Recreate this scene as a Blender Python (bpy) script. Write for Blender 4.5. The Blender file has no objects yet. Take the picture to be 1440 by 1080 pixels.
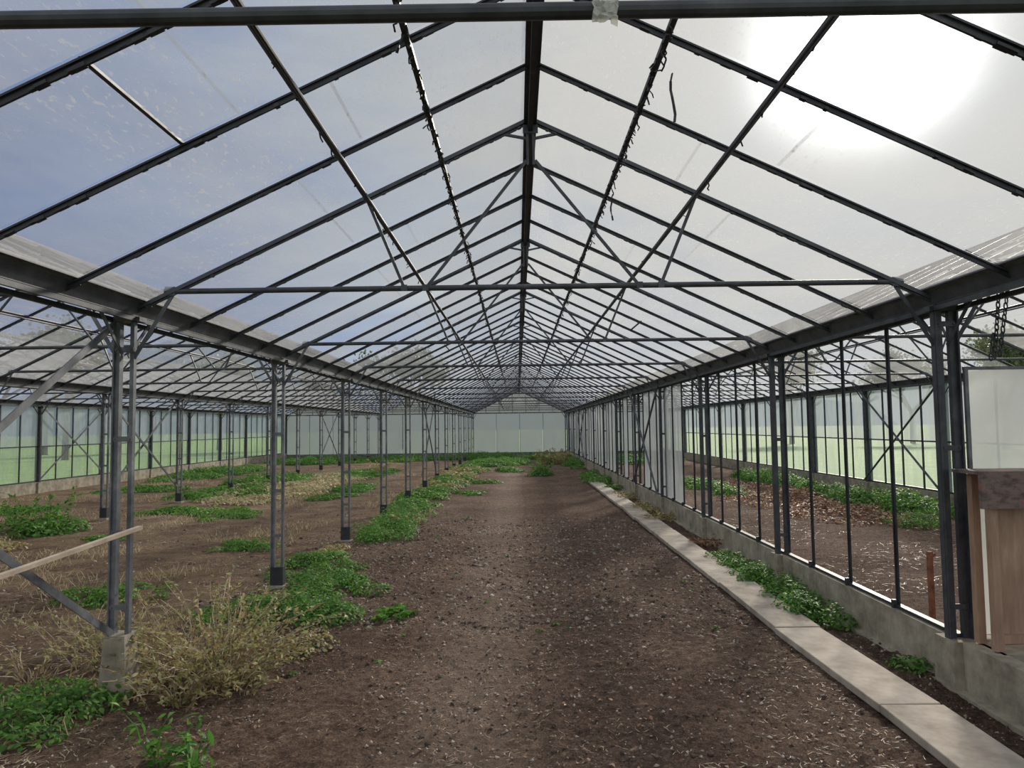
import bpy, math, random
import numpy as np
from mathutils import Vector, Matrix, Euler, noise
random.seed(7); rng=np.random.default_rng(7)
sc=bpy.context.scene
CAMZ=1.67
XG=[-13.24,-7.90,-2.56,2.78,8.12]
XC=[(XG[i]+XG[i+1])/2 for i in range(4)]
HALF=2.67; APEX=3.73; SL=0.476
YS=[1.62+3*k for k in range(-2,14)]
Y0,Y1=YS[0],YS[-1]
def roofz(dx): return APEX-SL*abs(dx)

# ---------------------------------------------------------------- materials
def newmat(name):
    m=bpy.data.materials.new(name); m.use_nodes=True
    nt=m.node_tree; nt.nodes.clear()
    out=nt.nodes.new('ShaderNodeOutputMaterial')
    return m,nt,out
def N(nt,t,**k):
    n=nt.nodes.new(t)
    for a,b in k.items():
        if a.startswith('i_'): n.inputs[a[2:]].default_value=b
        else: setattr(n,a,b)
    return n
def ramp(nt,stops,fac=None):
    r=nt.nodes.new('ShaderNodeValToRGB'); e=r.color_ramp.elements
    while len(e)<len(stops): e.new(0.5)
    for i,(p,c) in enumerate(stops):
        e[i].position=p; e[i].color=(c[0],c[1],c[2],1) if len(c)==3 else c
    if fac is not None: nt.links.new(fac,r.inputs[0])
    return r
def coords(nt,scale=(1,1,1)):
    tc=nt.nodes.new('ShaderNodeTexCoord'); mp=nt.nodes.new('ShaderNodeMapping')
    nt.links.new(tc.outputs['Object'],mp.inputs[0]); mp.inputs['Scale'].default_value=scale
    return mp.outputs[0]
def solid(name,stops,scale=8,rough=.8,metal=0,bump=0.3,stretch=(1,1,1),island=0,detail=6,bdist=.01):
    m,nt,out=newmat(name); L=nt.links.new
    co=coords(nt,stretch)
    no=N(nt,'ShaderNodeTexNoise',i_Scale=scale,i_Detail=detail,i_Roughness=.65); L(co,no.inputs['Vector'])
    fac=no.outputs['Fac']
    if island:
        g=nt.nodes.new('ShaderNodeNewGeometry')
        mx=N(nt,'ShaderNodeMath',operation='MULTIPLY_ADD'); mx.inputs[1].default_value=island
        L(g.outputs['Random Per Island'],mx.inputs[0]); 
        s=N(nt,'ShaderNodeMath',operation='SUBTRACT'); L(fac,s.inputs[0]); s.inputs[1].default_value=island/2
        L(s.outputs[0],mx.inputs[2]); fac=mx.outputs[0]
    r=ramp(nt,stops,fac)
    b=nt.nodes.new('ShaderNodeBsdfPrincipled'); L(r.outputs[0],b.inputs['Base Color'])
    b.inputs['Roughness'].default_value=rough; b.inputs['Metallic'].default_value=metal
    if bump:
        n2=N(nt,'ShaderNodeTexNoise',i_Scale=scale*4,i_Detail=5); L(co,n2.inputs['Vector'])
        bp=N(nt,'ShaderNodeBump',i_Strength=bump,i_Distance=bdist); L(n2.outputs['Fac'],bp.inputs['Height']); L(bp.outputs[0],b.inputs['Normal'])
    L(b.outputs[0],out.inputs[0]); return m
def leafmat(name,stops,trans=.45):
    m,nt,out=newmat(name); L=nt.links.new
    g=nt.nodes.new('ShaderNodeNewGeometry')
    r=ramp(nt,stops,g.outputs['Random Per Island'])
    d=nt.nodes.new('ShaderNodeBsdfPrincipled'); d.inputs['Roughness'].default_value=.55; L(r.outputs[0],d.inputs['Base Color'])
    t=nt.nodes.new('ShaderNodeBsdfTranslucent'); L(r.outputs[0],t.inputs['Color'])
    x=nt.nodes.new('ShaderNodeMixShader'); x.inputs[0].default_value=trans
    L(d.outputs[0],x.inputs[1]); L(t.outputs[0],x.inputs[2]); L(x.outputs[0],out.inputs[0]); return m
def glass(name,lo,hi,tint=(.95,.96,.965),haze=(.85,.87,.88),scale=1.2,stretch=(1,1,1),island=.12,diff=.35,splat=0):
    m,nt,out=newmat(name); L=nt.links.new
    co=coords(nt,stretch)
    no=N(nt,'ShaderNodeTexNoise',i_Scale=scale,i_Detail=8,i_Roughness=.7,i_Distortion=.6); L(co,no.inputs['Vector'])
    mr=N(nt,'ShaderNodeMapRange'); mr.inputs[1].default_value=.3; mr.inputs[2].default_value=.7
    mr.inputs[3].default_value=lo; mr.inputs[4].default_value=hi; L(no.outputs['Fac'],mr.inputs[0])
    g=nt.nodes.new('ShaderNodeNewGeometry')
    ma=N(nt,'ShaderNodeMath',operation='MULTIPLY_ADD'); ma.inputs[1].default_value=island; L(g.outputs['Random Per Island'],ma.inputs[0]); L(mr.outputs[0],ma.inputs[2])
    fac=ma.outputs[0]
    if splat:
        n3=N(nt,'ShaderNodeTexNoise',i_Scale=30.,i_Detail=3); L(co,n3.inputs['Vector'])
        r3=ramp(nt,[(.60,(0,0,0)),(.66,(1,1,1))],n3.outputs['Fac'])
        n4=N(nt,'ShaderNodeTexNoise',i_Scale=.9,i_Detail=2); L(co,n4.inputs['Vector'])
        r4=ramp(nt,[(.46,(0,0,0)),(.60,(1,1,1))],n4.outputs['Fac'])
        mu=N(nt,'ShaderNodeMath',operation='MULTIPLY'); L(r3.outputs[0],mu.inputs[0]); L(r4.outputs[0],mu.inputs[1])
        a=N(nt,'ShaderNodeMath',operation='MULTIPLY_ADD',use_clamp=True); a.inputs[1].default_value=splat
        L(mu.outputs[0],a.inputs[0]); L(fac,a.inputs[2]); fac=a.outputs[0]
    tr=nt.nodes.new('ShaderNodeBsdfTransparent'); tr.inputs[0].default_value=(*tint,1)
    tl=nt.nodes.new('ShaderNodeBsdfTranslucent'); tl.inputs[0].default_value=(*haze,1)
    df=nt.nodes.new('ShaderNodeBsdfDiffuse'); df.inputs[0].default_value=(*haze,1)
    m1=nt.nodes.new('ShaderNodeMixShader'); m1.inputs[0].default_value=diff; L(tl.outputs[0],m1.inputs[1]); L(df.outputs[0],m1.inputs[2])
    m2=nt.nodes.new('ShaderNodeMixShader'); L(fac,m2.inputs[0]); L(tr.outputs[0],m2.inputs[1]); L(m1.outputs[0],m2.inputs[2])
    L(m2.outputs[0],out.inputs[0]); return m

M_steel=solid('galvanised_steel',[(.3,(.06,.066,.078)),(.55,(.15,.16,.18)),(.75,(.26,.27,.29))],scale=6,rough=.5,metal=.25,bump=.15,bdist=.003)
M_dark=solid('dark_weathered_steel',[(.3,(.016,.018,.024)),(.6,(.042,.046,.056)),(.8,(.09,.09,.10))],scale=7,rough=.55,metal=.2,bump=.2,bdist=.003)
M_mid=solid('grey_steel',[(.3,(.028,.032,.04)),(.6,(.07,.078,.092)),(.8,(.13,.135,.15))],scale=7,rough=.5,metal=.2,bump=.2,bdist=.003)
M_conc=solid('old_concrete',[(.3,(.16,.14,.105)),(.5,(.31,.28,.215)),(.72,(.46,.42,.335))],scale=5,rough=.9,bump=.5,detail=10)
M_slab=solid('walkway_concrete',[(.3,(.23,.19,.15)),(.5,(.37,.32,.265)),(.72,(.52,.46,.39))],scale=4,rough=.9,bump=.35,detail=10,island=.15)
M_wood=solid('weathered_wood',[(.3,(.26,.16,.11)),(.6,(.40,.27,.19)),(.8,(.54,.41,.32))],scale=5,rough=.8,stretch=(3,3,.6),bump=.3)
M_woodred=solid('red_painted_wood',[(.40,(.09,.06,.055)),(.56,(.20,.15,.135)),(.66,(.30,.08,.06))],scale=9,rough=.7,stretch=(1,1,2))
M_stick=solid('pale_batten',[(.3,(.42,.33,.25)),(.7,(.66,.55,.44))],scale=8,rough=.8)
M_rust=solid('rusty_iron',[(.3,(.12,.05,.035)),(.7,(.32,.13,.08))],scale=20,rough=.9)
M_stone=solid('soil_clod',[(.2,(.07,.05,.04)),(.5,(.17,.13,.105)),(.85,(.42,.36,.31))],scale=10,rough=.95,island=.9,bump=0)
M_straw=leafmat('straw',[(0,(.20,.14,.09)),(.5,(.42,.33,.22)),(1,(.65,.55,.41))],.15)
M_green=leafmat('weed_leaf',[(0,(.05,.14,.02)),(.5,(.11,.28,.04)),(1,(.22,.42,.08))],.5)
M_dry=leafmat('dry_leaf',[(0,(.22,.16,.07)),(.5,(.42,.34,.16)),(.8,(.34,.40,.13)),(1,(.62,.52,.32))],.4)
M_rustleaf=leafmat('fallen_leaf',[(0,(.15,.065,.04)),(.6,(.34,.18,.10)),(1,(.50,.33,.2))],.3)
M_grassb=leafmat('dry_grass',[(0,(.24,.26,.08)),(.5,(.5,.42,.24)),(1,(.7,.6,.42))],.4)
M_tree=leafmat('tree_leaf',[(0,(.06,.08,.04)),(1,(.16,.18,.09))],.3)
M_bark=solid('bark',[(.3,(.05,.04,.03)),(.7,(.13,.11,.09))],scale=6)
M_roof=glass('roof_glass',.14,.50,haze=(.585,.585,.575),island=.16,scale=.9,stretch=(1.6,.55,1.6),splat=.35)
M_side=glass('whitewashed_glass',.50,.92,scale=3,stretch=(1,1,.25),haze=(.50,.54,.56),island=.12,diff=.45)
M_low=glass('dirty_clear_glass',.15,.6,scale=4,stretch=(1,1,.25),haze=(.42,.47,.43),island=.1)
M_far=glass('milky_panel',.90,.97,scale=2,stretch=(1,1,.3),haze=(.165,.19,.205),island=.03,diff=.5)
M_gable=glass('milky_gable_glass',.88,.94,scale=2,haze=(.15,.165,.17),island=.04)
M_white=glass('white_sheet',.80,.96,scale=2.5,haze=(.60,.63,.62),island=.03,diff=.4)
M_bag=leafmat('plastic_scrap',[(0,(.6,.6,.58)),(1,(.75,.75,.73))],.3)

def soilmat():
    m,nt,out=newmat('garden_soil'); L=nt.links.new
    co=coords(nt)
    n1=N(nt,'ShaderNodeTexNoise',i_Scale=.8,i_Detail=8,i_Roughness=.7); L(co,n1.inputs['Vector'])
    n2=N(nt,'ShaderNodeTexNoise',i_Scale=16.,i_Detail=10,i_Roughness=.8); L(co,n2.inputs['Vector'])
    n3=N(nt,'ShaderNodeTexNoise',i_Scale=80.,i_Detail=6,i_Roughness=.75); L(co,n3.inputs['Vector'])
    r1=ramp(nt,[(.3,(.120,.076,.058)),(.5,(.182,.125,.097)),(.7,(.275,.20,.15))],n1.outputs['Fac'])
    r2=ramp(nt,[(.34,(.28,.25,.24)),(.5,(.9,.87,.84)),(.64,(1.6,1.56,1.5))],n2.outputs['Fac'])
    mx=N(nt,'ShaderNodeMix',data_type='RGBA',blend_type='MULTIPLY'); mx.inputs[0].default_value=1
    L(r1.outputs[0],mx.inputs[6]); L(r2.outputs[0],mx.inputs[7])
    r3=ramp(nt,[(.34,(.38,.36,.35)),(.5,(1,1,1)),(.64,(1.7,1.65,1.6))],n3.outputs['Fac'])
    mx2=N(nt,'ShaderNodeMix',data_type='RGBA',blend_type='MULTIPLY'); mx2.inputs[0].default_value=1
    L(mx.outputs[2],mx2.inputs[6]); L(r3.outputs[0],mx2.inputs[7])
    sx=nt.nodes.new('ShaderNodeSeparateXYZ'); L(co,sx.inputs[0])
    # dry zones beyond the walked strip
    zr=N(nt,'ShaderNodeMapRange'); zr.inputs[1].default_value=-1.6; zr.inputs[2].default_value=-3.4; L(sx.outputs[0],zr.inputs[0])
    n4=N(nt,'ShaderNodeTexNoise',i_Scale=1.7,i_Detail=8,i_Roughness=.7); L(co,n4.inputs['Vector'])
    r4=ramp(nt,[(.40,(0,0,0)),(.6,(1,1,1))],n4.outputs['Fac'])
    mm=N(nt,'ShaderNodeMath',operation='MULTIPLY'); L(zr.outputs[0],mm.inputs[0]); L(r4.outputs[0],mm.inputs[1])
    mm2=N(nt,'ShaderNodeMath',operation='MULTIPLY'); L(mm.outputs[0],mm2.inputs[0]); mm2.inputs[1].default_value=.6
    mx3=N(nt,'ShaderNodeMix',data_type='RGBA'); L(mm2.outputs[0],mx3.inputs[0]); L(mx2.outputs[2],mx3.inputs[6]); mx3.inputs[7].default_value=(.36,.27,.16,1)
    # paler trodden strip running down the bay
    pa=N(nt,'ShaderNodeMath',operation='ADD'); L(sx.outputs[0],pa.inputs[0]); pa.inputs[1].default_value=.32
    pb=N(nt,'ShaderNodeMath',operation='ABSOLUTE'); L(pa.outputs[0],pb.inputs[0])
    pc=N(nt,'ShaderNodeMapRange'); pc.interpolation_type='SMOOTHSTEP'; pc.inputs[1].default_value=.6; pc.inputs[2].default_value=.05; pc.inputs[3].default_value=.0; pc.inputs[4].default_value=.4; L(pb.outputs[0],pc.inputs[0])
    pd=N(nt,'ShaderNodeMath',operation='MULTIPLY'); L(pc.outputs[0],pd.inputs[0]); L(n2.outputs['Fac'],pd.inputs[1])
    mx4=N(nt,'ShaderNodeMix',data_type='RGBA'); L(pd.outputs[0],mx4.inputs[0]); L(mx3.outputs[2],mx4.inputs[6]); mx4.inputs[7].default_value=(.50,.41,.33,1)
    b=nt.nodes.new('ShaderNodeBsdfPrincipled'); b.inputs['Roughness'].default_value=.97; b.inputs['Specular IOR Level'].default_value=.15
    L(mx4.outputs[2],b.inputs['Base Color'])
    ad=N(nt,'ShaderNodeMath',operation='MULTIPLY_ADD'); ad.inputs[1].default_value=.35; L(n3.outputs['Fac'],ad.inputs[0]); L(n2.outputs['Fac'],ad.inputs[2])
    bp=N(nt,'ShaderNodeBump',i_Strength=1.,i_Distance=.08); L(ad.outputs[0],bp.inputs['Height']); L(bp.outputs[0],b.inputs['Normal'])
    L(b.outputs[0],out.inputs[0]); return m
M_soil=soilmat()
M_lawn=solid('lawn_grass',[(.3,(.09,.17,.04)),(.55,(.16,.27,.075)),(.75,(.26,.35,.13))],scale=1.5,rough=.9,bump=.5)
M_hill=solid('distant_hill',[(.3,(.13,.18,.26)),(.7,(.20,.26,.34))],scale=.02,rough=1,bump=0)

# ---------------------------------------------------------------- mesh building
class MB:
    def __init__(s): s.v=[]; s.f=[]; s.m=[]
    def beam(s,p,q,w,h,up=(0,0,1),mi=0,w2=None,h2=None):
        p=Vector(p); q=Vector(q); d=(q-p).normalized(); up=Vector(up)
        if abs(d.dot(up))>.98: up=Vector((0,1,0))
        sd=d.cross(up).normalized(); u=sd.cross(d).normalized()
        w2=w if w2 is None else w2; h2=h if h2 is None else h2
        n=len(s.v)
        for c,a,b in ((p,w,h),(q,w2,h2)):
            for i,j in ((-1,-1),(1,-1),(1,1),(-1,1)): s.v.append(tuple(c+sd*(i*a/2)+u*(j*b/2)))
        for f in ((3,2,1,0),(4,5,6,7),(0,1,5,4),(1,2,6,5),(2,3,7,6),(3,0,4,7)):
            s.f.append(tuple(n+k for k in f)); s.m.append(mi)
    def pipe(s,p,q,r,seg=8,mi=0,r2=None):
        p=Vector(p); q=Vector(q); d=(q-p).normalized(); up=Vector((0,0,1))
        if abs(d.z)>.95: up=Vector((0,1,0))
        a=d.cross(up).normalized(); b=a.cross(d); r2=r if r2 is None else r2; n=len(s.v)
        for c,rr in ((p,r),(q,r2)):
            for k in range(seg):
                t=2*math.pi*k/seg; s.v.append(tuple(c+a*(rr*math.cos(t))+b*(rr*math.sin(t))))
        for k in range(seg):
            s.f.append((n+k,n+(k+1)%seg,n+seg+(k+1)%seg,n+seg+k)); s.m.append(mi)
        s.f.append(tuple(n+k for k in range(seg))[::-1]); s.m.append(mi)
        s.f.append(tuple(n+seg+k for k in range(seg))); s.m.append(mi)
    def quad(s,a,b,c,d,mi=0):
        n=len(s.v); s.v+= [tuple(a),tuple(b),tuple(c),tuple(d)]; s.f.append((n,n+1,n+2,n+3)); s.m.append(mi)
    def poly(s,pts,mi=0):
        n=len(s.v); s.v+=[tuple(p) for p in pts]; s.f.append(tuple(range(n,n+len(pts)))); s.m.append(mi)
    def mesh(s,name,mats):
        me=bpy.data.meshes.new(name); me.from_pydata(s.v,[],s.f)
        for m in mats: me.materials.append(m)
        me.polygons.foreach_set('material_index',s.m); me.update(); return me
    def obj(s,name,mats,loc=(0,0,0),parent=None):
        return place(s.mesh(name,mats),name,loc,parent)
def place(me,name,loc=(0,0,0),parent=None,rz=0,sc_=1):
    o=bpy.data.objects.new(name,me); o.location=loc; o.rotation_euler[2]=rz; o.scale=(sc_,)*3
    sc.collection.objects.link(o)
    if parent: o.parent=parent
    return o
def npmesh(name,V,F,mat):
    me=bpy.data.meshes.new(name); V=np.asarray(V,np.float32); F=np.asarray(F,np.int32); k=F.shape[1]
    me.vertices.add(len(V)); me.vertices.foreach_set('co',V.ravel())
    me.loops.add(F.size); me.loops.foreach_set('vertex_index',F.ravel())
    me.polygons.add(len(F)); me.polygons.foreach_set('loop_start',np.arange(0,F.size,k,dtype=np.int32))
    try: me.polygons.foreach_set('loop_total',np.full(len(F),k,np.int32))
    except Exception: pass
    me.update(calc_edges=True); me.validate(); me.materials.append(mat); return me
def smooth(me):
    me.polygons.foreach_set('use_smooth',[True]*len(me.polygons))

# ---------------------------------------------------------------- ground
def gz(x,y):
    z=.022*noise.noise(Vector((x*1.1,y*1.1,0)))+.012*noise.noise(Vector((x*4,y*4,3)))
    if y<14: z+=.016*noise.noise(Vector((x*11,y*11,7)))+.011*noise.noise(Vector((x*25,y*25,1)))
    if -1.7<x<1.7:
        z-=.012*(math.cos(x*2*math.pi/1.7)*.5+.5)
        wv=.03*math.sin(y*.9)
        z-=.026*math.exp(-((x-.10-wv)/.035)**2)*max(0,.5+.9*noise.noise(Vector((0,y*1.3,2))))
        z-=.020*math.exp(-((x+.78-wv)/.05)**2)*max(0,.5+.9*noise.noise(Vector((4,y*1.1,2))))
        z-=.018*math.exp(-((x-.85-wv)/.05)**2)*max(0,.4+.9*noise.noise(Vector((8,y*1.1,2))))
    return z
xs=np.unique(np.round(np.concatenate([np.arange(-13.24,-3.4,.3),np.arange(-3.4,3.2,.035),np.arange(3.2,8.13,.25),[8.12]]),4))
ys=[Y0]
while ys[-1]<40.62:
    y=ys[-1]; ys.append(y+(.3 if y<2 else .035 if y<9 else .035+(y-9)*.02))
ys[-1]=40.62
V=[(x,y,gz(x,y)) for y in ys for x in xs]; nx=len(xs)
I=np.arange(len(ys)-1)[:,None]*nx+np.arange(nx-1)[None,:]; I=I.ravel()
F=np.stack([I,I+1,I+nx+1,I+nx],1)
me=npmesh('floor',V,F,M_soil); smooth(me); place(me,'floor')
b=MB(); b.quad((-300,-60,-.06),(300,-60,-.06),(300,400,-.06),(-300,400,-.06)); b.obj('lawn',[M_lawn])

# ---------------------------------------------------------------- roof structure
def rafter_pair(b,y,heavy=False):
    for s in (-1,1):
        p=Vector((0,y,APEX-.02)); q=Vector((s*2.60,y,roofz(2.60)-.02))
        b.beam(p,q,.030 if not heavy else .040,.008 if not heavy else .024,(0,0,1))
        b.beam(p-Vector((0,0,.014)),q-Vector((0,0,.014)),.010,.026)
        for k in range(30):
            t=random.random(); c=p.lerp(q,t)-Vector((0,0,.022)); l=random.uniform(.015,.05)
            b.beam(c,c+Vector((s*l,0,-SL*l)),random.uniform(.010,.028),random.uniform(.006,.016))
b=MB()
ny=int(round((Y1-Y0)/.75))
for k in range(ny+1):
    if k%4: rafter_pair(b,Y0+k*.75)
b.beam((0,Y0,APEX-.03),(0,Y1,APEX-.03),.085,.05); b.beam((0,Y0,APEX-.075),(0,Y1,APEX-.075),.03,.06)
for dx in (-.58,.58): b.beam((dx,Y0,roofz(dx)-.055),(dx,Y1,roofz(dx)-.055),.026,.024)
for dx in (-1.07,1.07): 
    b.pipe((dx,Y0,roofz(dx)-.06),(dx,Y1,roofz(dx)-.06),.018)
    b.pipe((dx*.97,Y0,roofz(dx)-.10),(dx*.97,Y1,roofz(dx)-.10),.010)
frame_me=b.mesh('roof_frame',[M_dark])
for xc in XC: place(frame_me,'roof_frame',(xc,0,0))
TZ=2.585
def truss(webs,ty=0.):
    b=MB(); rafter_pair(b,0,True)
    b.pipe((-2.42,ty,TZ),(2.42,ty,TZ),.0185,12)
    for s in (-1,1):
        if webs:
            b.beam((s*.03,0,APEX-.30),(s*.70,0,TZ),.018,.018)
            b.beam((s*1.08,0,roofz(1.08)-.05),(s*.84,0,TZ),.02,.02)
            b.beam((s*.03,0,APEX-.15),(s*.18,0,APEX-.12),.016,.016)
            b.beam((s*.02,0,APEX-.07),(s*.02,0,APEX-.33),.016,.016)
            for xx in (.70,.84): b.beam((s*xx-.02,-.02,TZ),(s*xx+.02,-.02,TZ),.006,.04)
        b.beam((s*2.38,-.012,TZ-.03),(s*2.38,-.012,TZ+.03),.07,.006)
    b.beam((-.05,-.012,APEX-.09),(.05,-.012,APEX-.09),.006,.06)
    return b.mesh('roof_truss',[M_mid])
T1=truss(True); T0=truss(False,-.10)
for xc in XC:
    for y in YS: place(T0 if y<3 else T1,'roof_truss',(xc,y,0))

b=MB()
for bi,xc in enumerate(XC):
    for k in range(ny):
        y=Y0+k*.75
        for s in (-1,1):
            cuts=[0,1.34,2.60] if (k*7+bi*3+s)%3 else [0,.95,2.60]
            for a,c in zip(cuts[:-1],cuts[1:]):
                if random.random()<.035 and y>6: continue
                jz=random.uniform(-.004,.004); e=.006
                b.quad((xc+s*a,y+e,roofz(a)+.004+jz),(xc+s*a,y+.75-e,roofz(a)+.004-jz),
                       (xc+s*(c+.015),y+.75-e,roofz(c+.015)+.002+jz),(xc+s*(c+.015),y+e,roofz(c+.015)+.002))
b.obj('ceiling',[M_roof])
b=MB()
for (s,y,a) in ((-1,2.37,1.6),(-1,12.12,1.34),(1,9.12,1.5),(1,15.12,1.3)):
    x=.11+s*a; b.beam((x,y,roofz(a)-.01),(x,y+.75,roofz(a)-.01),.02,.012)
b.obj('pane_joint_strip',[M_dark])
b=MB()
b.beam((0,Y0,2.43),(0,Y1,2.43),.13,.012)
for s in (-1,1):
    b.quad((s*.065,Y0,2.43),(s*.065,Y1,2.43),(s*.11,Y1,2.53),(s*.11,Y0,2.53))
    b.beam((s*.12,Y0,2.53),(s*.12,Y1,2.53),.035,.02)
    b.beam((s*.075,Y0,2.40),(s*.075,Y1,2.40),.02,.03)
gut_me=b.mesh('gutter',[M_mid])
for x in XG: place(gut_me,'gutter',(x,0,0))

# ---------------------------------------------------------------- posts
def post_mesh(kind):
    b=MB(); zb=.2
    if kind=='concrete': zb=.34
    if kind=='curb': zb=.28
    wa,wb=(.040,.026) if kind!='curb' else (.050,.050)
    xa,xb=-.048,.050
    b.beam((xa,0,zb),(xa,0,2.43),wa,.045,mi=0); b.beam((xb,0,zb),(xb,0,2.43),wb,.036,mi=0)
    b.beam((xa-wa*.35,-.028,zb),(xa-wa*.35,-.028,2.43),.010,.018)
    if kind=='curb': b.beam((xb+.02,-.03,zb),(xb+.02,-.03,2.43),.010,.025)
    for z in ((.55,1.02,1.62,2.2) if kind!='curb' else (.5,1.5,2.3)):
        b.beam((-.065,-.026,z),(.062,-.026,z),.006,.035); b.pipe((-.048,-.036,z),(-.048,-.028,z),.007,6)
        b.pipe((.05,-.036,z),(.05,-.028,z),.007,6)
    b.beam((-.11,0,2.40),(.11,0,2.40),.09,.03)
    for s in (-1,1):
        b.beam((s*.05,0,2.14),(s*.30,0,2.56),.024,.008,(0,1,0))
        b.beam((0,s*.03,2.16),(0,s*.30,2.42),.024,.008,(1,0,0))
    if kind=='concrete': b.beam((.0,0,-.05),(.0,0,.38),.19,.19,(0,1,0),1,.13,.14)
    elif kind=='steel':
        b.beam((0,0,-.03),(0,0,.22),.135,.08,(0,1,0),2); b.beam((0,0,-.04),(0,0,.03),.18,.15,(0,1,0),1)
    else: b.beam((.0,0,-.05),(.0,0,.30),.20,.22,(0,1,0),1,.18,.20)
    return b.mesh('support_post',[M_steel if kind!='curb' else M_mid,M_conc,M_dark])
PC,PS,PK=post_mesh('concrete'),post_mesh('steel'),post_mesh('curb')
for x in XG:
    for y in YS:
        me=PS
        if x==2.78 or abs(x)>8: me=PK
        elif x==-2.56 and y<5: me=PC
        place(me,'support_post',(x,y,0))
def brace(x,ya,yb,za=2.38,zb=.36):
    b=MB()
    b.beam((x-.03,ya,za),(x-.03,yb,zb),.045,.006,(1,0,0)); b.beam((x-.045,ya,za),(x-.045,yb,zb),.008,.03,(1,0,0))
    b.beam((x-.07,ya,zb),(x-.07,yb,za),.045,.006,(1,0,0)); b.beam((x-.085,ya,zb),(x-.085,yb,za),.008,.03,(1,0,0))
    b.obj('cross_brace',[M_steel])
brace(-2.56,1.62,4.62)
for x,y in ((-7.9,13.62),(-13.12,19.62),(-2.56,19.62),(2.72,13.62),(2.72,28.62),(8.06,13.62),(-7.9,28.62)): brace(x,y,y+3)
b=MB(); b.beam((-2.40,4.54,1.06),(-2.78,1.9,.82),.035,.022); b.obj('wooden_batten',[M_stick])

# ---------------------------------------------------------------- right partition
b=MB()
for y in YS[1:]:
    a=max(y-3,YS[0]); b.beam((2.80,a+.1,.12),(2.80,y-.1,.12),.11,.36,(0,0,1))
b.beam((2.79,1.62,-.02),(2.79,40.6,-.02),.22,.06)
b.obj('concrete_curb',[M_conc])
b=MB()
for k in range(ny+1):
    y=Y0+k*.75
    if k%4 and y>4.7:
        b.beam((2.80,y,.30),(2.80,y,2.42),.026,.012,(0,1,0)); b.beam((2.80,y-.012,.30),(2.80,y-.012,2.42),.010,.026,(0,1,0))
        b.beam((2.77,y,.30),(2.77,y,.36),.03,.03,(0,1,0))
b.beam((2.80,4.62,.315),(2.80,Y1,.315),.05,.02); b.beam((2.80,4.62,2.39),(2.80,Y1,2.39),.04,.03)
b.obj('partition_mullion',[M_dark])
b=MB()
for k in range(ny):
    y=Y0+k*.75
    if y>10.5 and random.random()<(.6 if y<20 else .9): b.quad((2.81,y+.02,.33),(2.81,y+.73,.33),(2.81,y+.73,2.38),(2.81,y+.02,2.38))
b.obj('wall_partition',[M_side])
b=MB(); yy=4.60
b.beam((2.92,yy,.13),(8.0,yy,.13),.14,.34,(0,0,1)); b.obj('concrete_plinth',[M_conc])
b=MB()
for i in range(5):
    x0=2.90+i*1.02
    b.quad((x0,yy+.02,.32),(x0+.99,yy+.02,.32),(x0+.99,yy+.02,2.0),(x0,yy+.02,2.0))
b.obj('wall_cross',[M_white])
b=MB()
b.beam((2.88,yy,2.01),(8.0,yy,2.01),.02,.02)
for i in range(6): b.beam((2.895+i*1.02,yy,.3),(2.895+i*1.02,yy,2.02),.022,.022)
b.obj('partition_frame',[M_steel])
root=bpy.data.objects.new('wooden_cabinet',None); sc.collection.objects.link(root); root.location=(2.83,4.32,0)
b=MB()
b.beam((-.09,-.05,1.25),(1.15,-.05,1.25),.03,.20,(0,0,1)); b.beam((-.09,.08,1.36),(1.15,.08,1.36),.28,.02); b.obj('top_board',[M_woodred],parent=root)
b=MB()
for i in range(3): b.beam((.215+i*.36,.02,.34),(.215+i*.36,.02,1.17),.355,.02,(0,1,0))
b.obj('front_panel',[M_wood],parent=root)
b=MB()
for x in (-.0,1.1):
    b.beam((x,.0,.31),(x,.0,1.17),.045,.05,(0,1,0)); b.beam((x,.16,.31),(x,.16,1.34),.045,.05,(0,1,0))
b.beam((0,-.005,.38),(1.1,-.005,.38),.03,.05); b.obj('frame_leg',[M_wood],parent=root)
b=MB()
b.beam((.0,.08,.15),(1.15,.08,.15),.26,.30); b.obj('footing',[M_conc],parent=root)
b=MB()
def link(b,c,rot,L_=.042,W=.022,r=.0045):
    pts=[]
    for k in range(12):
        t=2*math.pi*k/12; pts.append(Vector((W/2*math.cos(t),0,L_/2*math.sin(t)*1.15)))
    R=Matrix.Rotation(rot,3,'Z')
    pts=[R@p+Vector(c) for p in pts]
    for k in range(12): b.pipe(pts[k],pts[(k+1)%12],r,5)
for x0,x1,z0,z1 in ((3.08,3.02,2.58,2.05),(3.14,3.05,2.58,2.06),(3.02,2.99,2.2,2.03)):
    n=int((z0-z1)/.035)
    for k in range(n):
        t=k/n; link(b,(x0+(x1-x0)*t,4.50,z0+(z1-z0)*t),(k%2)*1.57+.4)
b.beam((2.95,4.50,2.59),(3.25,4.50,2.59),.02,.02); b.obj('hanging_chain',[M_dark])
b=MB(); b.beam((3.32,5.85,-.05),(3.32,5.85,.62),.035,.035,(0,1,0)); b.beam((3.305,5.85,.57),(3.36,5.85,.60),.03,.02); b.obj('rusty_stake',[M_rust])

b=MB(); y=.8
while y<21:
    l=random.uniform(1.4,1.9); j=random.uniform(-.02,.02)
    b.beam((2.22+j,y,.030+random.uniform(-.006,.008)),(2.22-j,y+l-.015,.030+random.uniform(-.006,.008)),.36,.05); y+=l
o=b.obj('walkway_slab',[M_slab]); bv=o.modifiers.new('bevel','BEVEL'); bv.width=.006; bv.segments=2

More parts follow.
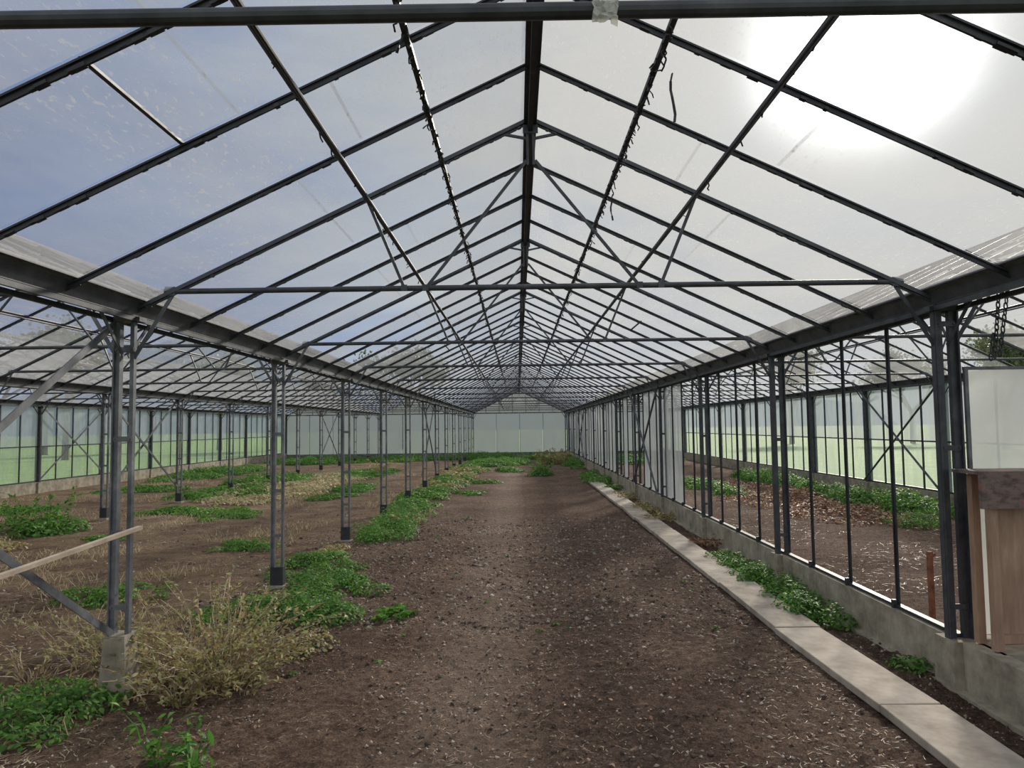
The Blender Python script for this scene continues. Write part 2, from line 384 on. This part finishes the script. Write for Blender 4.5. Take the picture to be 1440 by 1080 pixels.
# ---------------------------------------------------------------- outer walls
def outer(name,x,s):
    b=MB()
    for k in range(ny):
        y=Y0+k*.75
        b.quad((x+s*.03,y+.01,.33),(x+s*.03,y+.74,.33),(x+s*.03,y+.74,1.27),(x+s*.03,y+.01,1.27),1)
        b.quad((x+s*.03,y+.01,1.29),(x+s*.03,y+.74,1.29),(x+s*.03,y+.74,2.44),(x+s*.03,y+.01,2.44),0)
    b.obj(name,[M_side,M_low])
    b=MB()
    for k in range(ny+1): b.beam((x,Y0+k*.75,.3),(x,Y0+k*.75,2.43),.03,.03,(0,1,0))
    b.beam((x,Y0,1.28),(x,Y1,1.28),.03,.03); b.beam((x,Y0,.33),(x,Y1,.33),.05,.03)
    b.obj('trim_side_bars',[M_dark])
    b=MB(); b.beam((x,Y0,.1),(x,Y1,.1),.12,.42); b.obj('baseboard_'+name[5:],[M_conc])
outer('wall_left',-13.24,-1); outer('wall_right',8.12,1)
b=MB(); t=MB()
for xc in XC:
    for i in range(4):
        x0=xc-HALF+.02+i*HALF/2
        b.quad((x0+.01,Y1+.03,.2),(x0+HALF/2-.03,Y1+.03,.2),(x0+HALF/2-.03,Y1+.03,2.44),(x0+.01,Y1+.03,2.44),0)
        t.beam((x0,Y1+.02,.0),(x0,Y1+.02,2.45),.022,.03,(0,1,0))
    for i in range(7):
        xa=-HALF+i*HALF*2/7; xb=xa+HALF*2/7
        pts=[(xc+xa,Y1+.03,2.46),(xc+xb,Y1+.03,2.46),(xc+xb,Y1+.03,max(2.461,roofz(xb)))]
        if xa<0<xb: pts.append((xc,Y1+.03,APEX))
        pts.append((xc+xa,Y1+.03,max(2.461,roofz(xa))))
        b.poly(pts,1); t.beam((xc+xa,Y1+.02,2.45),(xc+xa,Y1+.02,roofz(xa)+.01),.03,.03,(0,1,0))
    t.beam((xc-HALF,Y1+.02,2.46),(xc+HALF,Y1+.02,2.46),.05,.06)
b.obj('wall_far',[M_far,M_gable]); t.beam((-13.2,Y1,.1),(8.1,Y1,.1),.1,.24); t.obj('trim_far_bars',[M_steel])

# ---------------------------------------------------------------- vegetation
def leaf_mesh(name,P,Nrm,size,mat,asp=.55,grow=None):
    n=len(P); P=np.asarray(P); Nrm=np.asarray(Nrm); Nrm/=np.linalg.norm(Nrm,axis=1)[:,None]+1e-9
    r=rng.normal(size=(n,3)) if grow is None else grow+rng.normal(size=(n,3))*.2
    a=np.cross(Nrm,r); a/=np.linalg.norm(a,axis=1)[:,None]+1e-9; c=np.cross(a,Nrm)
    sz=(np.asarray(size)*rng.uniform(.6,1.3,n))[:,None]
    w=sz*asp/2
    base=P-c*sz*.5; tip=P+c*sz*.5-Nrm*sz*.18; l=P-a*w+Nrm*sz*.08; rr=P+a*w+Nrm*sz*.08
    l2=P-a*w*.7+c*sz*.28; r2=P+a*w*.7+c*sz*.28
    V=np.stack([base,rr,r2,tip,l2,l,P+c*sz*.25],1).reshape(-1,3)
    k=np.arange(n)[:,None]*7
    F=np.concatenate([k+np.array([[0,1,2,6]]),k+np.array([[6,2,3,4]]),k+np.array([[0,6,4,5]])],0)
    return npmesh(name,V,F,mat)
def patch(X,Y,rx,ry,h,dens=1500,size=.035,name='weed_patch',mat=None,rclump=.16,thr=-.22):
    mat=mat or M_green
    area=math.pi*rx*ry; nc=max(3,int(area/(rclump*rclump)*.75)); P=[];Nn=[]
    for i in range(nc):
        a=random.uniform(0,2*math.pi); r=math.sqrt(random.random())
        if noise.noise(Vector((X*3+r*rx*math.cos(a)*3,Y*3+r*ry*math.sin(a)*3,5)))<thr: continue
        cx=X+rx*r*math.cos(a); cy=Y+ry*r*math.sin(a); R=rclump*random.uniform(.6,1.5); hh=h*random.uniform(.5,1.15)*(1-.45*r*r)
        m=max(6,int(dens*R*R*3.2))
        th=rng.uniform(0,2*np.pi,m); ph=np.arccos(rng.uniform(0.0,1,m)); q=rng.uniform(.72,1.08,m)
        d=np.stack([np.sin(ph)*np.cos(th),np.sin(ph)*np.sin(th),np.cos(ph)],1)
        P.append(np.stack([cx+d[:,0]*R*q,cy+d[:,1]*R*q,.012+d[:,2]*hh*q],1)); Nn.append(d*np.array([.6,.6,1])+np.array([0,0,.5])+rng.normal(size=(m,3))*.35)
    if not P: return
    P=np.concatenate(P); Nn=np.concatenate(Nn)
    place(leaf_mesh(name,P,Nn,np.full(len(P),size),mat,.6),name)
for p in [(-2.85,4.25,.45,.38,.13),(-2.15,6.5,.68,.60,.22),(-2.0,7.4,.5,.6,.18),(-2.4,8.5,.45,.8,.17),(-2.15,11.2,.48,1.1,.24),(-2.1,13.4,.48,1.4,.24),
          (-4.1,7.3,.6,.35,.14),(-3.85,10.2,.42,.45,.12),(-5.6,14.0,.5,.9,.12),(-2.3,15.4,.4,.6,.15),(-6.4,11.0,.35,.3,.08),
          (2.60,4.85,.14,.2,.10),(6.4,11.6,.45,.5,.28)]:
    patch(*p)
for p in [(2.54,6.25,.17,.50,.22),(2.50,7.3,.18,.8,.24),(2.50,8.5,.15,.6,.18)]: patch(*p,thr=-9,rclump=.13,dens=2200)
for p in [(-2.2,17,.5,2.0,.2),(-2.1,21.5,.5,2.2,.22),(-2.0,27,.6,3,.25),(-7.6,18.5,1.0,1.6,.25),(-7.8,22.6,1.2,2,.3),(-5.6,26,.9,3,.15),
          (-4.6,19,.5,2.5,.12),(-8.0,12.1,.75,.7,.32),(-6.8,14.5,.8,.6,.12),(7.4,14.5,.5,2.6,.35),(7.3,21,.7,3,.35),(5.0,19,.6,2.4,.2),(0.8,25,.3,1.0,.35),
          (-.9,33,1.4,3,.25),(-1.8,37.5,2.6,2,.35),(1.5,37,1.4,2.4,.3),(-10,36,2.6,3,.3),(-6,37,2,2.5,.3),(-11.5,27,1,4,.3),(2.45,22,.2,4,.2),(2.45,31,.35,4,.3),(5.5,34,2,4,.3),
          (-1.2,18,.25,.6,.08),(-.9,21,.25,.8,.1),(-.5,27,.4,1.2,.15),(-10.5,20,1.0,.8,.15),(-10.5,15,.7,.5,.12)]:
    patch(*p,dens=500,size=.07,rclump=.30)
# tiny seedlings along the path
P=[];Nn=[]
for i in range(70):
    y=random.uniform(4.5,20); x=random.choice([random.uniform(-1.7,-.9),random.uniform(-1.7,1.8)])
    for k in range(random.randint(4,9)):
        a=random.uniform(0,6.28); P.append((x+.025*math.cos(a),y+.025*math.sin(a),gz(x,y)+.014)); Nn.append((math.cos(a)*.4,math.sin(a)*.4,1))
place(leaf_mesh('seedlings',np.array(P),np.array(Nn),np.full(len(P),.04),M_green,.5),'seedlings')
def bush(name,X,Y,n,h,spread,mat,stem,ls=.05,leaves=14,droop=.3,sr=.0035,asp=.45):
    b=MB(); P=[];G=[];
    for i in range(n):
        a=random.uniform(0,6.28); r=random.random()*spread*.5
        p=Vector((X+r*math.cos(a),Y+r*math.sin(a),-.01)); d=Vector((math.cos(a)*random.uniform(.1,.9),math.sin(a)*random.uniform(.1,.9),1)).normalized()
        H=h*random.uniform(.5,1.1); st=6
        for k in range(st):
            q=p+d*(H/st)
            b.pipe(p,q,sr*(1-k/st*.6),4,r2=sr*(1-(k+1)/st*.6))
            for _ in range(max(1,leaves//st)):
                t=random.random(); c=p.lerp(q,t); g=Vector((random.uniform(-1,1),random.uniform(-1,1),random.uniform(-.3,.6)))
                P.append(c+g.normalized()*ls*.5); G.append(g)
            p=q; d=(d+Vector((random.uniform(-.35,.35)+math.cos(a)*droop*.5,random.uniform(-.35,.35)+math.sin(a)*droop*.5,-droop*.6*k/st))).normalized()
    root=bpy.data.objects.new(name,None); sc.collection.objects.link(root); root.location=(X,Y,0)
    o=b.obj('stem',[stem],(-X,-Y,0),root)
    P=np.array([tuple(p) for p in P]); G=np.array([tuple(g) for g in G])
    Nn=np.cross(G,rng.normal(size=G.shape)*.5+np.array([1.,0,0])); Nn=Nn+np.array([0,0,.5])
    P[:,2]=np.maximum(P[:,2],.01)
    place(leaf_mesh('leaves',P,Nn,np.full(len(P),ls),mat,asp,grow=None),'leaves',(-X,-Y,0),root)
bush('dry_vine',-2.15,5.0,100,.78,.7,M_dry,M_straw,.040,24,.3)
bush('dry_vine',-1.92,4.75,60,.52,.55,M_dry,M_straw,.040,20,.5)
bush('dry_vine',-2.10,4.45,34,.46,.4,M_dry,M_straw,.040,18,.6)
bush('dry_vine',-3.0,5.4,60,.50,.9,M_dry,M_straw,.045,14,.4)
bush('dry_vine',-3.3,4.9,20,.36,.5,M_dry,M_straw,.045,10,.5)
bush('thistle',-1.80,3.66,5,.46,.14,M_green,M_green,.07,18,.15,.005,.3)
bush('thistle',-1.60,3.60,4,.22,.16,M_green,M_green,.075,14,.3,.005,.35)
bush('thistle',-1.13,6.45,12,.13,.34,M_green,M_green,.075,12,.9,.003,.35)
bush('tall_weed',-8.2,12.3,22,.85,.9,M_green,M_green,.08,30,.25)
bush('tall_weed',.85,24.5,14,.8,.5,M_green,M_green,.09,24,.2)
bush('tall_weed',-5.0,26,12,.7,.8,M_dry,M_straw,.09,24,.2)
bush('tall_weed',-1.9,12.4,8,.4,.4,M_dry,M_straw,.06,12,.2)
bush('dry_shrub',1.6,32,40,.8,1.2,M_dry,M_straw,.12,24,.3)
bush('tall_weed',7.0,13.5,14,.6,.8,M_green,M_green,.08,24,.3)
bush('dry_vine',2.55,9.9,12,.3,.4,M_rustleaf,M_straw,.05,18,.8)
bush('dry_vine',2.55,12.6,12,.35,.4,M_dry,M_straw,.06,18,.8)
bush('dry_shrub',-9.5,9.6,30,.5,1.6,M_dry,M_straw,.08,18,.5)
patch(-1.9,5.6,.35,.4,.14,1100,.035,'dry_weed_patch',M_dry); patch(-2.6,9.4,.25,.6,.12,1100,.04,'dry_weed_patch',M_dry)
patch(-2.0,24,.6,5,.25,300,.08,'dry_weed_patch',M_dry,.3); patch(-6.5,21,1.5,5,.18,250,.08,'dry_weed_patch',M_grassb,.3)
patch(-8.6,9.5,1.4,1.6,.16,350,.06,'dry_weed_patch',M_dry,.3); patch(6.0,16,1.4,5,.10,150,.07,'dry_weed_patch',M_rustleaf,.3)
patch(2.5,15,.15,3,.15,400,.05,'dry_weed_patch',M_dry,.2)

def blades(name,pts,h,mat,flat=False,w=.004):
    n=len(pts); P=np.asarray(pts); a=rng.uniform(0,2*np.pi,n); sd=np.stack([np.cos(a),np.sin(a),np.zeros(n)],1)
    if flat: d=np.stack([-np.sin(a),np.cos(a),rng.uniform(-.05,.12,n)],1)
    else: d=np.stack([rng.normal(size=n)*.5,rng.normal(size=n)*.5,np.ones(n)],1)
    L_=(h*rng.uniform(.4,1.3,n))[:,None]
    V=np.stack([P-sd*w/2,P+sd*w/2,P+d*L_*.6+sd*w*.4,P+d*L_*.6-sd*w*.4,P+d*L_+sd*L_*.2+np.array([0,0,0 if flat else -.15])*L_],1).reshape(-1,3)
    k=np.arange(n)[:,None]*5
    F=np.concatenate([k+np.array([[0,1,2]]),k+np.array([[0,2,3]]),k+np.array([[3,2,4]])],0)
    place(npmesh(name,V,F,mat),name)
def scat(n,x0,x1,y0,y1,thr=None,sc_=1.,dz=.006):
    out=[]
    while len(out)<n:
        x=random.uniform(x0,x1); u=random.random(); y=y0+(y1-y0)*u**1.5
        if thr is not None and noise.noise(Vector((x*sc_,y*sc_,9)))<thr: continue
        out.append((x,y,gz(x,y)+dz))
    return out
blades('straw_litter',scat(7500,-2.6,2.0,2.2,14,-.15,1.5),.045,M_straw,True,.003)
blades('straw_litter',scat(9000,-12,-2.4,3.6,26,.0,.7),.12,M_straw,True,.007)
blades('dry_grass',scat(12000,-12.5,-2.5,4,30,.08,.6,0),.10,M_grassb,False,.006)
blades('straw_litter',scat(3000,3,8,4.8,22,-.1,1),.10,M_straw,True,.007)
pts=np.array(scat(1600,-2.6,2.0,2.3,16,0,2,.008)+scat(2500,3.0,7.9,5,20,-.1,1,.01)+scat(1500,-8,-2.6,4,16,.1,1,.01))
place(leaf_mesh('fallen_leaves',pts,np.array([[0,0,1.]])+rng.normal(size=(len(pts),3))*.25,np.full(len(pts),.028),M_rustleaf,.6),'fallen_leaves')
pts=np.array(scat(26000,-2.9,2.0,2.1,13,-.35,1.2,0)+scat(3500,-9,-2.9,3.6,16,-.2,1.2,0)+scat(1200,2.4,2.72,3,8,None,1,0))
n=len(pts); s=(.0035+.013*rng.random(n)**4)[:,None]*np.where(pts[:,1:2]>6,1.5,1)
O=np.array([[1,0,0],[-1,0,0],[0,1,0],[0,-1,0],[0,0,.8],[0,0,-.8]],float)
V=(pts[:,None,:]+O[None]*s[:,:,None]*rng.uniform(.6,1.4,(n,6,1))+rng.normal(size=(n,6,3))*s[:,:,None]*.2).reshape(-1,3)
T=np.array([[0,2,4],[2,1,4],[1,3,4],[3,0,4],[2,0,5],[1,2,5],[3,1,5],[0,3,5]])
F=(np.arange(n)[:,None,None]*6+T[None]).reshape(-1,3)
place(npmesh('soil_clods',V,F,M_stone),'soil_clods')

b=MB()
for dx in (-.58,.58,-1.07,1.07):
    y=1.8
    while y<22:
        y+=random.uniform(.015,.05 if abs(dx)<1 else .3); c=Vector((.11+dx+random.uniform(-.02,.02),y,roofz(dx)-.06))
        p=c; 
        for k in range(random.randint(1,3)):
            q=p+Vector((random.uniform(-.015,.015),random.uniform(-.03,.03),-random.uniform(.006,.02))); b.beam(p,q,.007,.005); p=q
for (x,y,l) in ((.11+.66,3.35,.24),(.11+.62,5.2,.2),(-.47,3.0,.10)):
    p=Vector((x,y,roofz(x-.11)-.05))
    for k in range(6):
        q=p+Vector((random.uniform(-.012,.008),random.uniform(-.01,.01),-l/6)); b.beam(p,q,.012,.006); p=q
b.obj('dead_vine_strand',[M_dark])
b=MB(); n=7
g=[[Vector((.20+(i-3)*.009+random.uniform(-.004,.004),1.492+random.uniform(-.012,.008),2.605-j*.010-(.006 if i in(0,6) else 0)+random.uniform(-.004,.004))) for i in range(n)] for j in range(7)]
for j in range(6):
    for i in range(n-1): b.quad(g[j][i],g[j][i+1],g[j+1][i+1],g[j+1][i])
b.obj('plastic_scrap',[M_bag])

# ---------------------------------------------------------------- outside trees, hill
def tree_mesh():
    b=MB(); tips=[]
    def rec(p,d,l,r,lev):
        q=p+d*l; b.pipe(p,q,r,6,r2=r*.65)
        if lev>=3: tips.append(q)
        if lev==5: return
        for k in range(3 if lev else 5):
            nd=(d*.8+Vector((random.uniform(-.9,.9),random.uniform(-.9,.9),random.uniform(-.1,.7)))).normalized(); rec(q,nd,l*random.uniform(.6,.82),r*.6,lev+1)
    rec(Vector((0,0,-.1)),Vector((0,0,1)),2.6,.22,0)
    P=[];
    for t in tips:
        for _ in range(5): P.append(tuple(t+Vector((random.gauss(0,.3),random.gauss(0,.3),random.gauss(0,.3)))))
    nm=leaf_mesh('leaves',np.array(P),rng.normal(size=(len(P),3)),np.full(len(P),.28),M_tree,.6)
    return b.mesh('trunk',[M_bark]),nm
tm,lm=tree_mesh()
for x,y,s_,rz in ((-9.5,58,1.1,0),(-17,62,1.0,2),(23,60,1.1,1),(32,58,1,3),(-26,34,.9,4),(-30,26,1,.5),(-28,44,1.1,5),(-36,54,1.2,2.2),(-26,62,1.1,1.3),(30,30,.9,2.8),(30,44,1,.9)):
    root=bpy.data.objects.new('tree',None); sc.collection.objects.link(root); root.location=(x,y,-.06); root.scale=(s_,)*3; root.rotation_euler[2]=rz
    place(tm,'trunk',parent=root); place(lm,'leaves',parent=root)
V=[];F=[]
nh=80
for i in range(nh):
    x=-420+i*8; h=14+46*math.exp(-((x+190)/90)**2)+6*noise.noise(Vector((x*.02,0,0)))
    V+=[(x,395,-1),(x,430,h)]
for i in range(nh-1): F.append((2*i,2*i+2,2*i+3,2*i+1))
place(npmesh('distant_hill',V,F,M_hill),'distant_hill')

# ---------------------------------------------------------------- light
sun_dir=Vector((.505,1,.555)).normalized()
w=bpy.data.worlds.new('World'); sc.world=w; w.use_nodes=True; nt=w.node_tree; nt.nodes.clear(); L=nt.links.new
out=nt.nodes.new('ShaderNodeOutputWorld'); bg=nt.nodes.new('ShaderNodeBackground'); L(bg.outputs[0],out.inputs[0])
tc=nt.nodes.new('ShaderNodeTexCoord')
nv=N(nt,'ShaderNodeVectorMath',operation='NORMALIZE'); L(tc.outputs['Generated'],nv.inputs[0])
dt=N(nt,'ShaderNodeVectorMath',operation='DOT_PRODUCT'); L(nv.outputs[0],dt.inputs[0]); dt.inputs[1].default_value=sun_dir
mp=nt.nodes.new('ShaderNodeMapping'); mp.inputs['Scale'].default_value=(1.2,1.2,4.5); mp.inputs['Rotation'].default_value=(0,.5,.3); L(nv.outputs[0],mp.inputs[0])
cl=N(nt,'ShaderNodeTexNoise',i_Scale=2.0,i_Detail=6,i_Roughness=.55); L(mp.outputs[0],cl.inputs['Vector'])
ad=N(nt,'ShaderNodeMath',operation='MULTIPLY_ADD'); ad.inputs[1].default_value=.6; L(cl.outputs['Fac'],ad.inputs[0]); 
sb=N(nt,'ShaderNodeMath',operation='SUBTRACT'); sb.inputs[1].default_value=.30; L(dt.outputs['Value'],sb.inputs[0]); L(sb.outputs[0],ad.inputs[2])
r=ramp(nt,[(0,(.92,.95,1.0)),(.30,(.62,.69,.82)),(.46,(.15,.21,.37)),(.66,(.25,.33,.50)),(.82,(.44,.50,.585)),(.93,(.54,.565,.575)),(1,(.58,.585,.57))],ad.outputs[0])
g=N(nt,'ShaderNodeMapRange'); g.inputs[1].default_value=.978; g.inputs[2].default_value=1.; L(dt.outputs['Value'],g.inputs[0])
gp=N(nt,'ShaderNodeMath',operation='POWER'); L(g.outputs[0],gp.inputs[0]); gp.inputs[1].default_value=6
gm=N(nt,'ShaderNodeMath',operation='MULTIPLY'); L(gp.outputs[0],gm.inputs[0]); gm.inputs[1].default_value=7
g2=N(nt,'ShaderNodeMapRange'); g2.inputs[1].default_value=.94; g2.inputs[2].default_value=1; L(dt.outputs['Value'],g2.inputs[0])
g2p=N(nt,'ShaderNodeMath',operation='POWER'); L(g2.outputs[0],g2p.inputs[0]); g2p.inputs[1].default_value=2.5
g2m=N(nt,'ShaderNodeMath',operation='MULTIPLY'); L(g2p.outputs[0],g2m.inputs[0]); g2m.inputs[1].default_value=.25
ga=N(nt,'ShaderNodeMath',operation='ADD'); L(gm.outputs[0],ga.inputs[0]); L(g2m.outputs[0],ga.inputs[1])
va=N(nt,'ShaderNodeVectorMath',operation='ADD'); L(r.outputs[0],va.inputs[0]); L(ga.outputs[0],va.inputs[1])
L(va.outputs[0],bg.inputs[0]); bg.inputs[1].default_value=1.0
sl=bpy.data.lights.new('sun','SUN'); sl.energy=6.8; sl.angle=math.radians(7); sl.color=(1,.91,.78)
so=bpy.data.objects.new('sun',sl); sc.collection.objects.link(so); so.rotation_euler=sun_dir.to_track_quat('Z','Y').to_euler(); so.location=(20,40,25)
sc.view_settings.view_transform='Standard'
# ---------------------------------------------------------------- camera
cd=bpy.data.cameras.new('camera'); cam=bpy.data.objects.new('camera',cd); sc.collection.objects.link(cam)
cd.sensor_width=36; cd.lens=25.0; cd.clip_end=1500; cd.clip_start=.05
R=Euler((math.radians(93.43),0,math.radians(.4))).to_matrix()@Matrix.Rotation(math.radians(-.7),3,'Z')
cam.matrix_world=Matrix.Translation((0,0,CAMZ))@R.to_4x4()
sc.camera=cam
